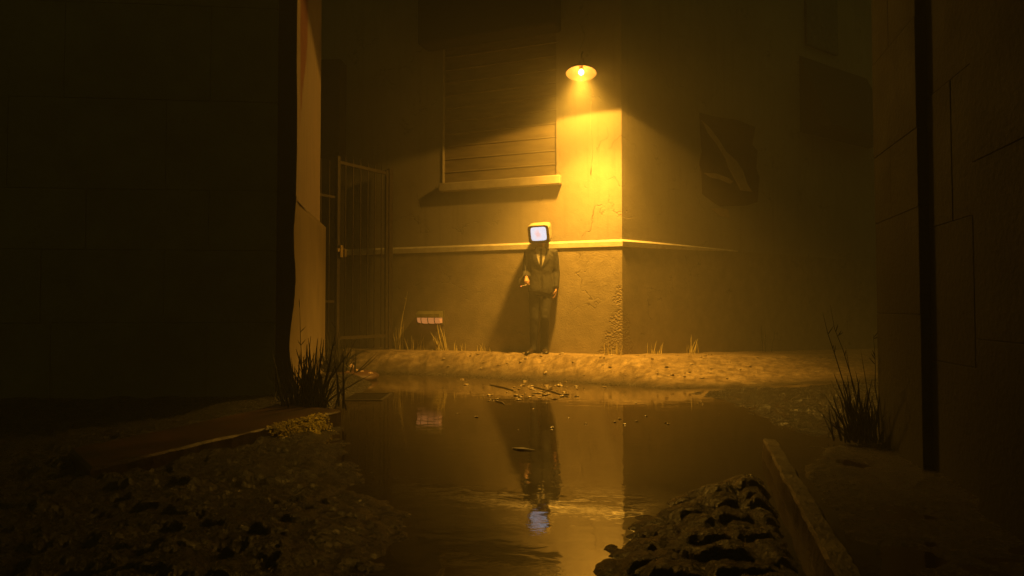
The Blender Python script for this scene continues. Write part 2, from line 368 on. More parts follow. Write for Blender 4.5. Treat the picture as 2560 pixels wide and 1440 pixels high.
def make_ground():
    Y = np.exp(np.linspace(math.log(.7), math.log(16), 560)); U = np.linspace(-1.35, 1.35, 690)
    yy, uu = np.meshgrid(Y, U, indexing='ij'); xx = uu * np.maximum(yy, 1.2)
    z, bk, jt = ground(xx, yy); n, k = xx.shape
    co = np.stack([xx, yy, z], -1).reshape(-1, 3).astype(np.float32)
    idx = np.arange(n * k).reshape(n, k)
    q = np.stack([idx[:-1, :-1], idx[:-1, 1:], idx[1:, 1:], idx[1:, :-1]], -1).reshape(-1, 4)
    me = bpy.data.meshes.new('cobbled_street'); me.vertices.add(len(co)); me.vertices.foreach_set('co', co.ravel())
    me.loops.add(q.size); me.loops.foreach_set('vertex_index', q.ravel().astype(np.int32))
    me.polygons.add(len(q)); me.polygons.foreach_set('loop_start', np.arange(0, q.size, 4, dtype=np.int32)); me.polygons.foreach_set('loop_total', np.full(len(q), 4, np.int32))
    me.update(); me.validate()
    a = me.attributes.new('bank', 'FLOAT', 'POINT'); a.data.foreach_set('value', bk.reshape(-1).astype(np.float32))
    a = me.attributes.new('joint', 'FLOAT', 'POINT'); a.data.foreach_set('value', jt.reshape(-1).astype(np.float32))
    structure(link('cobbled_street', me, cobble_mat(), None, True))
make_ground()
g = 40
structure(obj('ground', [(-g, -g, -.3), (g, -g, -.3), (g, g, -.3), (-g, g, -.3)], [(0, 1, 2, 3)], M['dark_wall']))
wv = [(-7, .3, 0), (7, .3, 0), (9, 10.5, 0), (-7, 10.5, 0)]
structure(obj('puddle_water', wv, [(0, 1, 2, 3)], water_mat()))

# ------------------------------------------------------------------ corner building
def hit(px, py, D, n):
    d = ray(px, py); k = (CORNER - Vector((0, 0, H))).dot(n) / d.dot(n); q = Vector((0, 0, H)) + d * k
    return (q - CORNER).dot(D), q.z
hitL = lambda px, py: hit(px, py, DL, NL)
hitR = lambda px, py: hit(px, py, DR, NR)
def PL(s, z, o=0): return CORNER + DL * s + NL * o + Vector((0, 0, z))
def PR(s, z, o=0): return CORNER + DR * s + NR * o + Vector((0, 0, z))
TOP = 8.5; BOT = -.25
b = thing('corner_building', 'tall stuccoed corner building with a shuttered window and cream moulding, lit by the hanging lamp', 'building', CORNER)
def local(parent, mb):
    for i in range(len(mb.v)): mb.v[i] = mb.v[i] - Vector(parent.location)
    return mb
# world-space object coordinates are wanted for the stucco, so the empty's children are un-offset by their inverse
def attach(o, parent):
    o.parent = parent; o.matrix_parent_inverse = Matrix.Translation(parent.location).inverted() if parent.rotation_euler.z == 0 else parent.matrix_basis.inverted(); return o
sR, zB = hitL(1391, 440); sL, _ = hitL(1108, 460); zT = 4.75
w = MB()
ss = [0, sR, sL, 7.5]; zz = [BOT, zB, zT, TOP]
for i in range(3):
    for j in range(3):
        if (i, j) == (1, 1): continue
        w.add([PL(ss[i], zz[j]), PL(ss[i + 1], zz[j]), PL(ss[i + 1], zz[j + 1]), PL(ss[i], zz[j + 1])], [(0, 1, 2, 3)])
dep = -.07
for a_, c_ in (((sR, zB), (sL, zB)), ((sL, zB), (sL, zT)), ((sL, zT), (sR, zT)), ((sR, zT), (sR, zB))):
    w.add([PL(*a_), PL(*c_), PL(*c_, dep), PL(*a_, dep)], [(0, 1, 2, 3)])
w.add([PR(0, BOT), PR(9, BOT), PR(9, TOP), PR(0, TOP)], [(0, 1, 2, 3)])
w.add([PL(0, TOP), PL(7.5, TOP), PL(7.5, TOP) + Vector((0, 4, 0)), PR(9, TOP)], [(0, 1, 2, 3)])
attach(w.build('wall', M['stucco'], None), b)
# moulding: a chamfered strip carried round the corner, tapered along the right wall, the light's fade put into its shape
prof = [(0, -.048), (.018, -.042), (.022, .02), (.004, .046), (0, .046)]
mb = MB(); st = [('L', 5.6), ('L', 3.), ('L', 1.2), ('L', .6), ('L', .0)]
def mitre(o, z):    # outside corner offset point
    # intersection of the two offset planes
    a = NL; c = NR; det = a.x * c.y - a.y * c.x
    dx = (o * c.y - a.y * o) / det; dy = (a.x * o - o * c.x) / det
    return CORNER + Vector((dx, dy, z))
ring = []
for s_ in (5.6, 3, 1.2, .5): ring.append([PL(s_, BAND + z, o) for o, z in prof])
ring.append([mitre(o, BAND + z) for o, z in prof])
for s_, k in ((.5, .95), (1.1, .75), (1.7, .45), (2.3, .15)): ring.append([PR(s_, BAND - .0 + z * k, o * k + .001) for o, z in prof])
v = [q for r_ in ring for q in r_]; n = len(prof)
mb.add(v, [(i * n + j, i * n + j + 1, (i + 1) * n + j + 1, (i + 1) * n + j) for i in range(len(ring) - 1) for j in range(n - 1)])
attach(mb.build('moulding', M['moulding'], None), b)
# roller shutter with horizontal slats
sh = MB(); step = .185; z0 = zB + .004; k = 0
while z0 < zT - .01:
    z1 = min(z0 + step, zT)
    a_ = [(-.05, z0), (-.05, z1 - .034), (-.034, z1 - .02), (-.05, z1 - .004), (-.05, z1)]
    for (o1, y1), (o2, y2) in zip(a_, a_[1:]):
        sh.add([PL(sR - .0, y1, o1), PL(sL, y1, o1), PL(sL, y2, o2), PL(sR, y2, o2)], [(0, 1, 2, 3)])
    z0 = z1
attach(sh.build('shutter', M['shutter'], None), b)
sl = MB().box(PL(sR - .08, zB - .125, .002), DL * (sL - sR + .10), NL * .105, (0, 0, .12))
attach(sl.build('window_sill', M['sill'], None, bevel=.012), b)
fl = MB()
for q in (MB().box(PL(sL, zB - .002, .003), DL * .008, NL * .012, (0, 0, zT - zB)), MB().box(PL(sR, zB - .002, -.045), DL * (sL - sR), NL * .045, (0, 0, .012))): fl.add(q.v, q.f)
attach(fl.build('window_frame', M['sill'], None), b)
s0, zbx = hitL(1404, 82); s1, _ = hitL(1070, 70)
bx = MB(); bx.box(PL(s0, zbx, .002), DL * (s1 - s0), NL * .32, (0, 0, 1.4))
attach(bx.build('shutter_box', M['canopy'], None, bevel=.03), b)
# upper window with an awning on the far part of the right wall
sa, za = hitR(2000, 330); sb, zb_ = hitR(2165, 110)
aw = MB(); A = [PR(sa, za, .004), PR(sa, za + 1.25, .004), PR(sa, za, .55)]; B = [q + DR * (sb - sa) for q in A]
aw.add(A + B, [(0, 1, 2), (5, 4, 3), (0, 3, 4, 1), (1, 4, 5, 2), (2, 5, 3, 0)])
attach(aw.build('awning', M['canopy'], None), b)
wn = MB().box(PR(sa + .15, za + 1.45, .003), DR * .9, NR * .05, (0, 0, 1.5))
attach(wn.build('upper_window', M['glass_dark'], None, bevel=.01), b)
# ------------------------------------------------------------------ stain line on the wall under the lamp, added as a thin tube
cb = MB().tube([PL(hitL(1478, 240)[0] + .01 * math.sin(i * .9), 3.6 - i * .12, .006) for i in range(9)], .006, 6)
tag(cb.build('wall_stain_line', M['sill'], None, True), 'thin painted tube standing in for a stain line down the bright wall below the hanging lamp', 'stain')

# ------------------------------------------------------------------ hanging lamp
LP = at(1453, 184, 8.2)
lamp = thing('shade_lamp', 'lit enamel dish lamp with a bare bulb high beside the wall corner', 'lamp', LP)
tilt = Matrix.Rotation(R(11), 4, DL) @ Matrix.Rotation(R(-1.5), 4, 'Y')
def lathe(prof, n=40):
    v = []; f = []
    for r_, z in prof:
        for j in range(n): th = 2 * math.pi * j / n; v.append(tilt @ Vector((math.cos(th) * r_, math.sin(th) * r_, z)))
    for i in range(len(prof) - 1):
        for j in range(n): f.append((i * n + j, i * n + (j + 1) % n, (i + 1) * n + (j + 1) % n, (i + 1) * n + j))
    return v, f
o_ = MB(); o_.add(*lathe([(.186, 0), (.188, .004), (.16, .045), (.11, .075), (.05, .1), (.032, .112), (.030, .155), (.018, .165), (.018, .2), (.001, .202)]))
o_.build('shade', M['shade_out'], lamp, True)
i_ = MB(); i_.add(*lathe([(.184, .001), (.157, .041), (.108, .070), (.05, .094), (.001, .1)]))
i_.build('reflector', M['shade_in'], lamp, True)
s_ = MB(); s_.add(*lathe([(.022, .095), (.022, .055), (.016, .05), (.001, .05)], 16)); s_.build('bulb_socket', M['filter'], lamp, True)
bb = MB().ell(tilt @ Vector((0, 0, .018)), (.034, .034, .036), 16, 10); bb.build('bulb', M['bulb'], lamp, True)
wallp = PL(hitL(1462, 150)[0], LP.z + .33, 0) - LP
top = tilt @ Vector((0, 0, .19))
ar = MB().tube([top, top + Vector((0, 0, .06)), top + Vector((.02, .06, .12)), (top + wallp) / 2 + Vector((0, 0, .07)), wallp], .011, 10)
ar.build('arm', M['black_metal'], lamp, True)
pl = MB().tube([wallp + NL * .025, wallp - NL * .0], .05, 16); pl.build('wall_plate', M['black_metal'], lamp)
ld = bpy.data.lights.new('lamp_light', 'SPOT'); ld.spot_size = R(166); ld.spot_blend = .07; lo = bpy.data.objects.new('lamp_light', ld); COL.objects.link(lo); lo.parent = lamp
lo.matrix_local = tilt @ Matrix.Translation((0, 0, -.028)); ld.energy = 200; ld.color = (1, .465, .045); ld.shadow_soft_size = .045
l2 = bpy.data.lights.new('lamp_beam', 'SPOT'); l2.spot_size = R(108); l2.spot_blend = 1.0; l2.energy = 1650; l2.color = (1, .465, .045); l2.shadow_soft_size = .11
lo2 = bpy.data.objects.new('lamp_beam', l2); COL.objects.link(lo2); lo2.parent = lamp; lo2.matrix_local = Matrix.Rotation(R(-1.5), 4, 'Y') @ Matrix.Rotation(R(6.5), 4, DL) @ Matrix.Translation((0, 0, -.03))

# ------------------------------------------------------------------ bulkhead lamp low on the wall
s1, zl_ = hitL(1079, 794)
bl = thing('bulkhead_lamp', 'small olive hooded wall lamp glowing orange low above the weeds', 'lamp', PL(s1, zl_))
def LW(s, z, o): return DL * s + NL * o + Vector((0, 0, z))
W2 = .19
h_ = MB(); pf = [(0, .095), (.07, .09), (.125, .055), (.14, .0), (.13, .0), (.115, .05), (.065, .08), (0, .085)]
v = []; 
for s_ in (-W2, W2): v += [LW(s_, z, o) for o, z in pf]
n = len(pf); h_.add(v, [(i, (i + 1) % n, n + (i + 1) % n, n + i) for i in range(n)])
for s_ in (-W2, W2): h_.add([LW(s_, .095, 0), LW(s_, .09, .07), LW(s_, .055, .125), LW(s_, 0, .14), LW(s_, 0, 0)], [(0, 1, 2, 3, 4)])
h_.build('hood', M['hood'], bl, bevel=.004)
d_ = MB(); pf = [(0, .0), (.115, .0), (.12, -.03), (.10, -.075), (.05, -.085), (0, -.085)]
v = []
for s_ in np.linspace(-W2 + .012, W2 - .012, 9):
    e = 1 - .18 * (abs(s_) / W2) ** 4; v += [LW(s_, z * e, o * e) for o, z in pf]
n = len(pf); d_.add(v, [(k * n + i, k * n + (i + 1) % n, (k + 1) * n + (i + 1) % n, (k + 1) * n + i) for k in range(8) for i in range(n)] + [tuple(range(n)), tuple(8 * n + i for i in range(n))])
d_.build('diffuser', M['diffuser'], bl)
for s_ in (-.105, 0, .105):
    MB().tube([LW(s_, .0, .121), LW(s_, -.03, .126), LW(s_, -.077, .106), LW(s_, -.091, .05)], .005, 6).build('guard_bar', M['black_metal'], bl, True)
MB().box(LW(-W2 - .015, -.1, .002), DL * (2 * W2 + .03), NL * .014, (0, 0, .205)).build('back_plate', M['hood'], bl, bevel=.004)

# ------------------------------------------------------------------ poster on the right wall
def poster_piece(px_pts, off, name, m, parent):
    pts = [PR(*hitR(*q), off) for q in px_pts]; n = len(pts); mb = MB()
    c = parent.location
    mb.v = [q - c for q in pts] + [q - c - NR * .004 for q in pts]
    mb.f = [tuple(range(n)), tuple(reversed(range(n, 2 * n)))] + [(i, (i + 1) % n, n + (i + 1) % n, n + i) for i in range(n)]
    return mb.build(name, m, parent)
po = thing('torn_poster', 'torn dark poster with a pale diagonal rip pasted high on the right wall', 'poster', PR(*hitR(1820, 400)))
poster_piece([(1748, 282), (1790, 292), (1842, 300), (1888, 318), (1880, 362), (1893, 376), (1890, 420), (1898, 445), (1893, 505), (1865, 514), (1800, 516), (1772, 498), (1755, 484), (1752, 430), (1747, 410), (1754, 380), (1750, 330)], .006, 'printed_sheet', M['poster'], po)
poster_piece([(1752, 300), (1772, 318), (1795, 348), (1815, 380), (1838, 400), (1856, 426), (1868, 462), (1880, 480), (1850, 476), (1838, 452), (1822, 424), (1812, 396), (1790, 360), (1770, 335)], .0095, 'diagonal_rip', M['poster_pale'], po)
poster_piece([(1757, 432), (1790, 434), (1818, 444), (1832, 454), (1825, 460), (1795, 448), (1775, 444)], .0095, 'torn_flap', M['poster_pale'], po)
poster_piece([(1776, 522), (1800, 520), (1820, 524), (1824, 546), (1800, 540)], .005, 'paper_scrap', M['poster_pale'], po)

# ------------------------------------------------------------------ gate and its pier
GA = Vector((-1.76, 9.86, 0)); GB = Vector((-2.33, 9.0, 0)); GD = (GB - GA).normalized(); GN = Vector((GD.y, -GD.x, 0)); GL = (GB - GA).length
if GN.y > 0: GN = -GN
def tilt_none(v): return v
gt = thing('iron_gate', 'tall rusted iron bar gate with a latch between the pale pillar and the stucco wall', 'gate', GA)
Z = lambda z: Vector((0, 0, z))
ZT = 2.92; ZG = .30
for s_, w_ in ((0.0, .075), (GL - .03, .05)):
    MB().box(GD * s_ + Z(ZG - .04) - GN * .02, GD * w_, GN * .06, Z(ZT - ZG + .02)).build('gate_post', M['gate_metal'], gt, bevel=.004)
for z in (ZT - .12, .46, ):
    MB().box(GD * .09 + Z(z), GD * (GL - .12), GN * .03, Z(.045)).build('gate_rail', M['gate_metal'], gt, bevel=.003)
MB().box(GD * .09 + Z(ZG), GD * .045, GN * .035, Z(ZT - ZG - .05)).build('gate_stile', M['gate_metal'], gt, bevel=.003)
for i in range(6):
    s_ = .21 + i * .137
    MB().tube([GD * s_ + GN * .015 + Z(ZG + .03), GD * s_ + GN * .015 + Z(ZT - .05), GD * s_ + GN * .015 + Z(ZT + .03)], [.0105, .0105, .002], 8).build('gate_bar', M['gate_metal'], gt, True)
lt = MB(); lt.box(GD * (GL - .09) + GN * .04 + Z(1.62), GD * .13, GN * .03, Z(.05)); lt.box(GD * (GL - .05) + GN * .05 + Z(1.55), GD * .05, GN * .03, Z(.16)); lt.tube([GD * (GL - .08) + GN * .08 + Z(1.66), GD * (GL - .08) + GN * .08 + Z(1.56)], .02, 8)
lt.build('latch', M['brass'], gt, bevel=.004)
fx = thing('iron_fence', 'narrow fixed iron railing panel between the gate latch and the pale pillar', 'fence', GB)
for z in (2.33, .95):
    MB().box(GD * .05 + Z(z), GD * .9, GN * .025, Z(.03)).build('fence_rail', M['gate_metal'], fx)
for i in range(6):
    s_ = .14 + i * .14
    MB().tube([GD * s_ + GN * .012 + Z(.22), GD * s_ + GN * .012 + Z(ZT - .1)], .011, 8).build('fence_bar', M['gate_metal'], fx, True)
pr = MB().box(at(846, 700, 9.75).xy.to_3d() + Z(.1), (-.42, .05, 0), (.03, .3, 0), (0, 0, 4.4))
tag(pr.build('gate_pier', M['dark_wall'], None, bevel=.015), 'tall dark pier standing behind the iron gate', 'pier')

# ------------------------------------------------------------------ left building with its pale lit end
lb = thing('dark_building', 'dark stone building on the left with a pale painted end face and plinth', 'building', (-1.81, 5.7, 0))
NE = Vector((-1.845, 5.7, 0)); FE = Vector((-2.16, 7.87, 0)); ED = FE - NE; EN = Vector((ED.y, -ED.x, 0)).normalized()
zpl = 1.815
e_ = MB(); far = .88
k = 18
v = []
for i in range(k + 1):
    z = zpl - .02 + (9 - zpl) * i / k
    v += [NE + Vector((-.14, -.005, z)), NE - EN * .035 + Vector((.062 + .006 * math.sin(i * 1.3), 0, z)), NE - EN * .035 + ED * far + Z(z), NE - EN * .035 + ED * far + Vector((-3, .2, z))]
e_.add(v, [(4 * i + j, 4 * i + j + 1, 4 * i + j + 5, 4 * i + j + 4) for i in range(k) for j in (1, 2)])
ru = [q.copy() for q in v]; kru = k
attach(e_.build('end_wall', M['pillar'], None), lb)
# plinth, its near arris chipped away
pz = [(-.2, .0), (.25, .01), (.45, -.05), (.62, -.055), (.85, -.02), (1.05, .0), (1.15, .005), (1.3, -.012), (1.45, -.022), (1.56, -.022), (1.66, -.014), (1.74, -.005), (zpl, .004)]
zz_s = np.linspace(-.2, zpl, 40); oo_s = np.interp(zz_s, [a for a, c in pz], [c for a, c in pz]); oo_s = np.convolve(np.pad(oo_s, 2, 'edge'), np.ones(5) / 5, 'valid'); pz = [(float(a), float(c) + .004 * mnoise.noise(Vector((0, 0, a * 14)))) for a, c in zip(zz_s, oo_s)]
p_ = MB(); v = []
for z, o in pz:
    near = NE + Vector((.03 + .9 * o, 0, 0)); v += [NE + Vector((-.14, -.005, z)), near + Z(z), NE + ED * .14 + Z(z), FE + Z(z), FE + Vector((-1.2, .1, z))]
n = 5
p_.add(v, [(i * n + j, i * n + j + 1, (i + 1) * n + j + 1, (i + 1) * n + j) for i in range(len(pz) - 1) for j in (1, 2, 3)])
rt = MB(); rt.add([v[i * n + j] for i in range(len(pz)) for j in (0, 1)], [(2 * i, 2 * i + 1, 2 * i + 3, 2 * i + 2) for i in range(len(pz) - 1)])
q0 = (len(pz) - 1) * n; p_.add([v[q0 + j] for j in range(5)], [(0, 1, 2, 3, 4)])
attach(p_.build('plinth', M['plinth'], None, True), lb)
attach(rt.build('chipped_return', M['joint_wall'], None), lb)  # near-black material puts the shade of the unlit side into its colour
r2 = MB(); r2.add([ru[4 * i + j] for i in range(kru + 1) for j in (0, 1)], [(2 * i, 2 * i + 1, 2 * i + 3, 2 * i + 2) for i in range(kru)])
attach(r2.build('corner_return', M['joint_wall'], None), lb)  # darker than front and end wall, shade put into the colour
fr = MB(); P0 = NE + Vector((-.13, -.02, 0)); FD = Vector((-5.2, -.45, 0)); fn = Vector((FD.y, -FD.x, 0)).normalized()
if fn.y > 0: fn = -fn
rowz = [-.25, .75, 1.35, 1.85, 2.6, 3.4, 4.3, 5.2, 6.2, 7.4, 9]
for j in range(len(rowz) - 1):
    s_ = 0; off = .35 * (j % 2); first = True
    while s_ < 5.2:
        l = (.55 + off) if first else .9 + .5 * random.random(); first = False; l = min(l, 5.2 - s_)
        if l < .05: break
        pr_ = random.uniform(0, .012); jx = -.045 - .05 * random.random() if s_ == 0 else 0
        a_ = P0 + FD.normalized() * (s_ - jx * 0) + Z(rowz[j] + .006)
        fr.box(a_ - fn * .3, FD.normalized() * (l - .006), fn * (.3 + pr_ * .5), Z(rowz[j + 1] - rowz[j] - .006)); s_ += l
fr.box(P0 - fn * .305 + FD.normalized() * .02 + Z(-.25), FD.normalized() * 5.1, fn * .3, Z(9.2))
attach(fr.build('stone_front', M['pale_block'], None, bevel=.004), lb)

# ------------------------------------------------------------------ right building: side face, recess, pilaster
rb = thing('stone_pillar_building', 'dark block-built pillar and recess at the right edge of the alley', 'building', (2.35, 4.4, 0))
RD = Vector((-.235, -1, 0)).normalized(); RN = Vector((-1, .235, 0)).normalized(); R0 = Vector((2.37, 4.42, 0))
def blocks(s0, s1, off, name, zs, sub=1):
    m_ = MB()
    for j in range(len(zs) - 1):
        cuts = [s0, s1] if (j % 3 == 0 or s1 - s0 < .5) else [s0, s0 + (s1 - s0) * (.72 if j % 2 else .42), s1]
        for c0, c1 in zip(cuts, cuts[1:]):
            o = off + random.uniform(0, .012)
            m_.box(R0 + RD * (c0 + .0015) - RN * .5 + Z(zs[j] + .0015), RD * (c1 - c0 - .003), RN * (.5 + off + (o - off) * .4), Z(zs[j + 1] - zs[j] - .003))
    m_.box(R0 + RD * (s0 + .02) - RN * .503 + Z(zs[0]), RD * (s1 - s0 - .04), RN * (.5 + off), Z(zs[-1] - zs[0]))
    return attach(m_.build(name, M['joint_wall'], None, bevel=.003), rb)
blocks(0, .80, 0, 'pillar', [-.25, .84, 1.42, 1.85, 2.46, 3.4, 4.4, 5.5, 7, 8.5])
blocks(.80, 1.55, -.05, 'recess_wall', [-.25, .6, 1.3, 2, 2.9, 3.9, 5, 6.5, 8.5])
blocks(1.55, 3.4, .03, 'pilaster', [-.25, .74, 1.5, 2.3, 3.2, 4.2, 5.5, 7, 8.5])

# ------------------------------------------------------------------ left pavement slab and right kerb
ps = thing('stone_slab', 'long worn slab at lower left with a gold mossy patch on its lit edge', 'slab', (-1.23, 4.98, 0))
top4 = [Vector((-1.257, 5.03, 0)), Vector((-1.77, 5.37, 0)), Vector((-2.36, 3.65, 0)), Vector((-1.97, 3.2, 0))]
def subdiv_edge(a, c, n, j): return [a.lerp(c, i / n) + Vector((random.uniform(-j, j), random.uniform(-j, j), 0)) * (0 < i) for i in range(n)]
lp = subdiv_edge(top4[0], top4[1], 8, .004) + subdiv_edge(top4[1], top4[2], 3, 0) + subdiv_edge(top4[2], top4[3], 3, 0) + subdiv_edge(top4[3], top4[0], 40, .0025)
n = len(lp); sbm = MB(); zt = .125
cen = Vector((-1.88, 4.35, 0))
ins = [q + (cen - q).normalized() * (.016 + .012 * mnoise.noise(q * 6)) for q in lp]
v = [q + Z(zt + .008 * mnoise.noise(q * 3)) for q in ins] + [q + Z(zt - .014 + .006 * mnoise.noise(q * 9)) for q in lp] + [q + Z(-.14) for q in lp]
v = [q - ps.location for q in v]
sbm.add(v, [tuple(range(n))] + [(i, (i + 1) % n, n + (i + 1) % n, n + i) for i in range(n)] + [(n + i, n + (i + 1) % n, 2 * n + (i + 1) % n, 2 * n + i) for i in range(n)])
sbm.build('slab', M['slab'], ps)
# the mossy patch: many small tufts of pale growth on the kerb side
ms_ = MB(); e0 = top4[0]; e1 = top4[3]
for i in range(1500):
    tt = random.uniform(.12, .37) if random.random() < .85 else random.uniform(.09, .40)
    q = e0.lerp(e1, tt); z = random.uniform(-.03, .135)
    out = Vector((.96, -.3, 0)) * ((.115 - z) * .75 * (.7 + .5 * mnoise.noise(q * 9)) + random.uniform(.0, .02))
    r_ = random.uniform(.004, .012)
    c_ = q + out + Z(z) - ps.location
    for _ in range(3):
        a_ = Vector((random.uniform(-1, 1), random.uniform(-1, 1), random.uniform(-.3, 1))).normalized(); b_ = a_.cross(Vector((random.uniform(-1, 1), random.uniform(-1, 1), random.uniform(-1, 1)))).normalized()
        ms_.add([c_ - b_ * r_ * .5, c_ + b_ * r_ * .5, c_ + a_ * r_ * 1.9 + b_ * r_ * .2], [(0, 1, 2)])
ms_.build('moss', M['moss'], ps)

kb = MB(); kd = (KERB1 - KERB0); kn = Vector((-kd.y, kd.x, 0)).normalized(); L_ = kd.length; kd.normalize()
if kn.x < 0: kn = -kn
v = []; nseg = 70
prof = [(-.012, -.15), (-.004, .0), (0, .098), (.008, .112), (.07, .108), (.08, .095), (.09, -.15)]
for i in range(nseg + 1):
    s_ = L_ * i / nseg; tp = min(1, .75 + i / 8); 
    for o, z in prof:
        q = KERB0 + kd * s_ + kn * (o * tp + .02 * (1 - tp)) + Z(z * (tp if z > 0 else 1))
        q += mnoise.noise_vector(q * 24) * .005 + mnoise.noise_vector(q * 5) * .007
        v.append(q)
n = len(prof)
kb.add(v, [(i * n + j, i * n + j + 1, (i + 1) * n + j + 1, (i + 1) * n + j) for i in range(nseg) for j in range(n - 1)] + [tuple(range(n))])
tag(kb.build('kerb_stone', M['kerb'], None, False), 'long rough kerb stone rising from the puddle at the lower right', 'kerb')

# drain grate lying in the shallow water by the left slab
dg_ = thing('drain_grate', 'dark barred drain grate just above the water beside the pale pillar', 'grate', on_z(890, 993, 0))
gw, gl = .62, .52
fr_ = MB()
for a_, ex, ey in (((-gw / 2, -gl / 2, -.03), (gw, 0, 0), (0, .03, 0)), ((-gw / 2, gl / 2, -.03), (gw, 0, 0), (0, .03, 0)), ((-gw / 2, -gl / 2 + .032, -.03), (.03, 0, 0), (0, gl - .034, 0)), ((gw / 2 - .03, -gl / 2 + .032, -.03), (.03, 0, 0), (0, gl - .034, 0))):
    fr_.box(a_, ex, ey, (0, 0, .037))
fr_.build('grate_frame', M['black_metal'], dg_)
for i in range(7):
    MB().box((-gw / 2 + .032, -gl / 2 + .06 + i * .062, -.03), (gw - .064, 0, 0), (0, .022, 0), (0, 0, .035)).build('grate_bar', M['black_metal'], dg_)

# ------------------------------------------------------------------ grass
def tuft(name, base, blades, m, label, cat, seed=0, seeds=False):
    rnd = random.Random(seed); mb = MB(); base = Vector(base)
    for (dx, dy, h, lx, ly, r_) in blades:
        p0 = Vector((dx, dy, -.03)); bend = rnd.uniform(.7, 1.5)
        pts = []; 
        for i in range(7):
            t_ = i / 6
            pts.append(p0 + Vector((lx * t_ ** bend, ly * t_ ** bend, (h + .03) * t_)) + Vector((rnd.uniform(-1, 1), rnd.uniform(-1, 1), 0)) * .012 * h * (i > 0))
        rr = [r_, r_ * .95, r_ * .9, r_ * .75, r_ * .6, r_ * .45, r_ * .15]
        mb.tube(pts, rr, 4, caps=False)
        if seeds or h > .6:          # seed heads / side shoots
            for q in range(rnd.randint(3, 7)):
                i = rnd.randint(2, 5); a_ = pts[i].lerp(pts[i + 1], rnd.random())
                e = a_ + Vector((rnd.uniform(-.05, .05), rnd.uniform(-.03, .03), rnd.uniform(.02, .07))) * min(1, h + .3)
                mb.tube([a_, a_.lerp(e, .5), e], [r_ * .5, r_ * .8, r_ * .2], 4, caps=False)
    o = mb.build(name, m, None); o.location = base
    return tag(o, label, cat)
def rblades(n, w, hmin, hmax, lean=.25, r_=.004, seed=0, bias=0, dpt=.04):
    rnd = random.Random(seed); out = []
    for i in range(n):
        h = rnd.uniform(hmin, hmax) * (.6 + .4 * rnd.random()); x = rnd.gauss(0, w)
        out.append((x, rnd.uniform(-dpt, dpt), h, h * (rnd.gauss(bias, lean) + x * .6), h * rnd.gauss(0, lean * .6), r_ * 2.1 * rnd.uniform(.7, 1.2)))
    if n > 30:
        for i in range(n // 2):
            h = rnd.uniform(.05, hmax * .45); a = rnd.uniform(0, 6.28); out.append((rnd.gauss(0, w * 1.3), rnd.uniform(-dpt, dpt) * 1.3, h, math.cos(a) * h * rnd.uniform(.6, 1.6), math.sin(a) * h * rnd.uniform(.5, 1.2), r_ * rnd.uniform(.7, 1.6)))
    return out
def wall_base(px, o=.05):
    s_ = hitL(px, 870)[0]; q = PL(s_, 0, o) if s_ > 0 else PR(hitR(px, 870)[0], 0, o); q.z = gz(q.x, q.y); return q
st = M['straw']
GR = 2.1
tuft('dry_grass', wall_base(1003), rblades(16, .05, .12, .42, .18, .0035, 1) + [(-.02, 0, .84, .14, -.02, .011), (-.01, 0, .5, .06, 0, .009), (0, 0, .45, .03, 0, .010), (.03, 0, .40, .03, .0, .010)], st, 'dry straw clump with one tall stalk beside the gate post', 'grass', 1)
tuft('dry_grass', wall_base(1050), rblades(14, .07, .06, .24, .3, .0035, 2), st, 'short dry grass sprouting under the left end of the bulkhead lamp', 'grass', 2)
tuft('dry_grass', wall_base(1110), rblades(20, .045, .1, .34, .2, .004, 3, -.12) + [(.02, 0, .44, -.11, 0, .012), (.04, 0, .36, -.08, 0, .012), (.05, 0, .3, -.03, 0, .010)], st, 'dry yellow clump leaning left under the right end of the bulkhead lamp', 'grass', 3)
tuft('dry_grass', wall_base(1150), rblades(12, .07, .05, .2, .3, .003, 4), st, 'sparse low dry grass just right of the bulkhead lamp', 'grass', 4)
tuft('dry_grass', wall_base(1206), rblades(12, .06, .04, .14, .3, .0035, 5), st, 'low dry sprig at the wall foot left of the man', 'grass', 5)
tuft('dry_grass', wall_base(1530, .03), rblades(14, .06, .05, .2, .25, .0035, 6), st, 'short dry grass at the foot of the peeling wall corner', 'grass', 6)
tuft('dry_grass', wall_base(1625), rblades(12, .06, .05, .24, .25, .003, 7), st, 'thin dry grass just right of the wall corner', 'grass', 7)
tuft('dry_grass', wall_base(1720), rblades(6, .03, .08, .24, .3, .004, 8) + [(0, 0, .26, .01, 0, .01), (.02, 0, .2, .08, 0, .01)], st, 'forked dry sprig alone at the foot of the right wall', 'grass', 8)
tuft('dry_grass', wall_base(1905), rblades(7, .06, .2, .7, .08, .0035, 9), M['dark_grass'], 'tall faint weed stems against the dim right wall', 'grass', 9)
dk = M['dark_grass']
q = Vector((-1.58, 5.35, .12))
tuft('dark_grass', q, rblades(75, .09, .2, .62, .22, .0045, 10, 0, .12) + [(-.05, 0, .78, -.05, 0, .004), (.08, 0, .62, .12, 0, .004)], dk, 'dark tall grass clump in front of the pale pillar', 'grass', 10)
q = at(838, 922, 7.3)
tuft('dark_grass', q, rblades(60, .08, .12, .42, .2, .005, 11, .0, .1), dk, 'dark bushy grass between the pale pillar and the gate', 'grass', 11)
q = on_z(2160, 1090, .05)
tuft('dark_grass', q, rblades(60, .08, .15, .42, .25, .0035, 12, -.05, .08) + [(.0, 0, .80, -.25, 0, .0045), (.06, 0, .84, -.28, -.02, .004), (-.06, 0, .36, -.15, 0, .004), (.02, 0, .58, -.14, 0, .004), (.09, 0, .55, -.1, 0, .004), (.1, 0, .66, -.03, 0, .004)], dk, 'dark grass with long stalks leaning left against the right stone pillar', 'grass', 12)

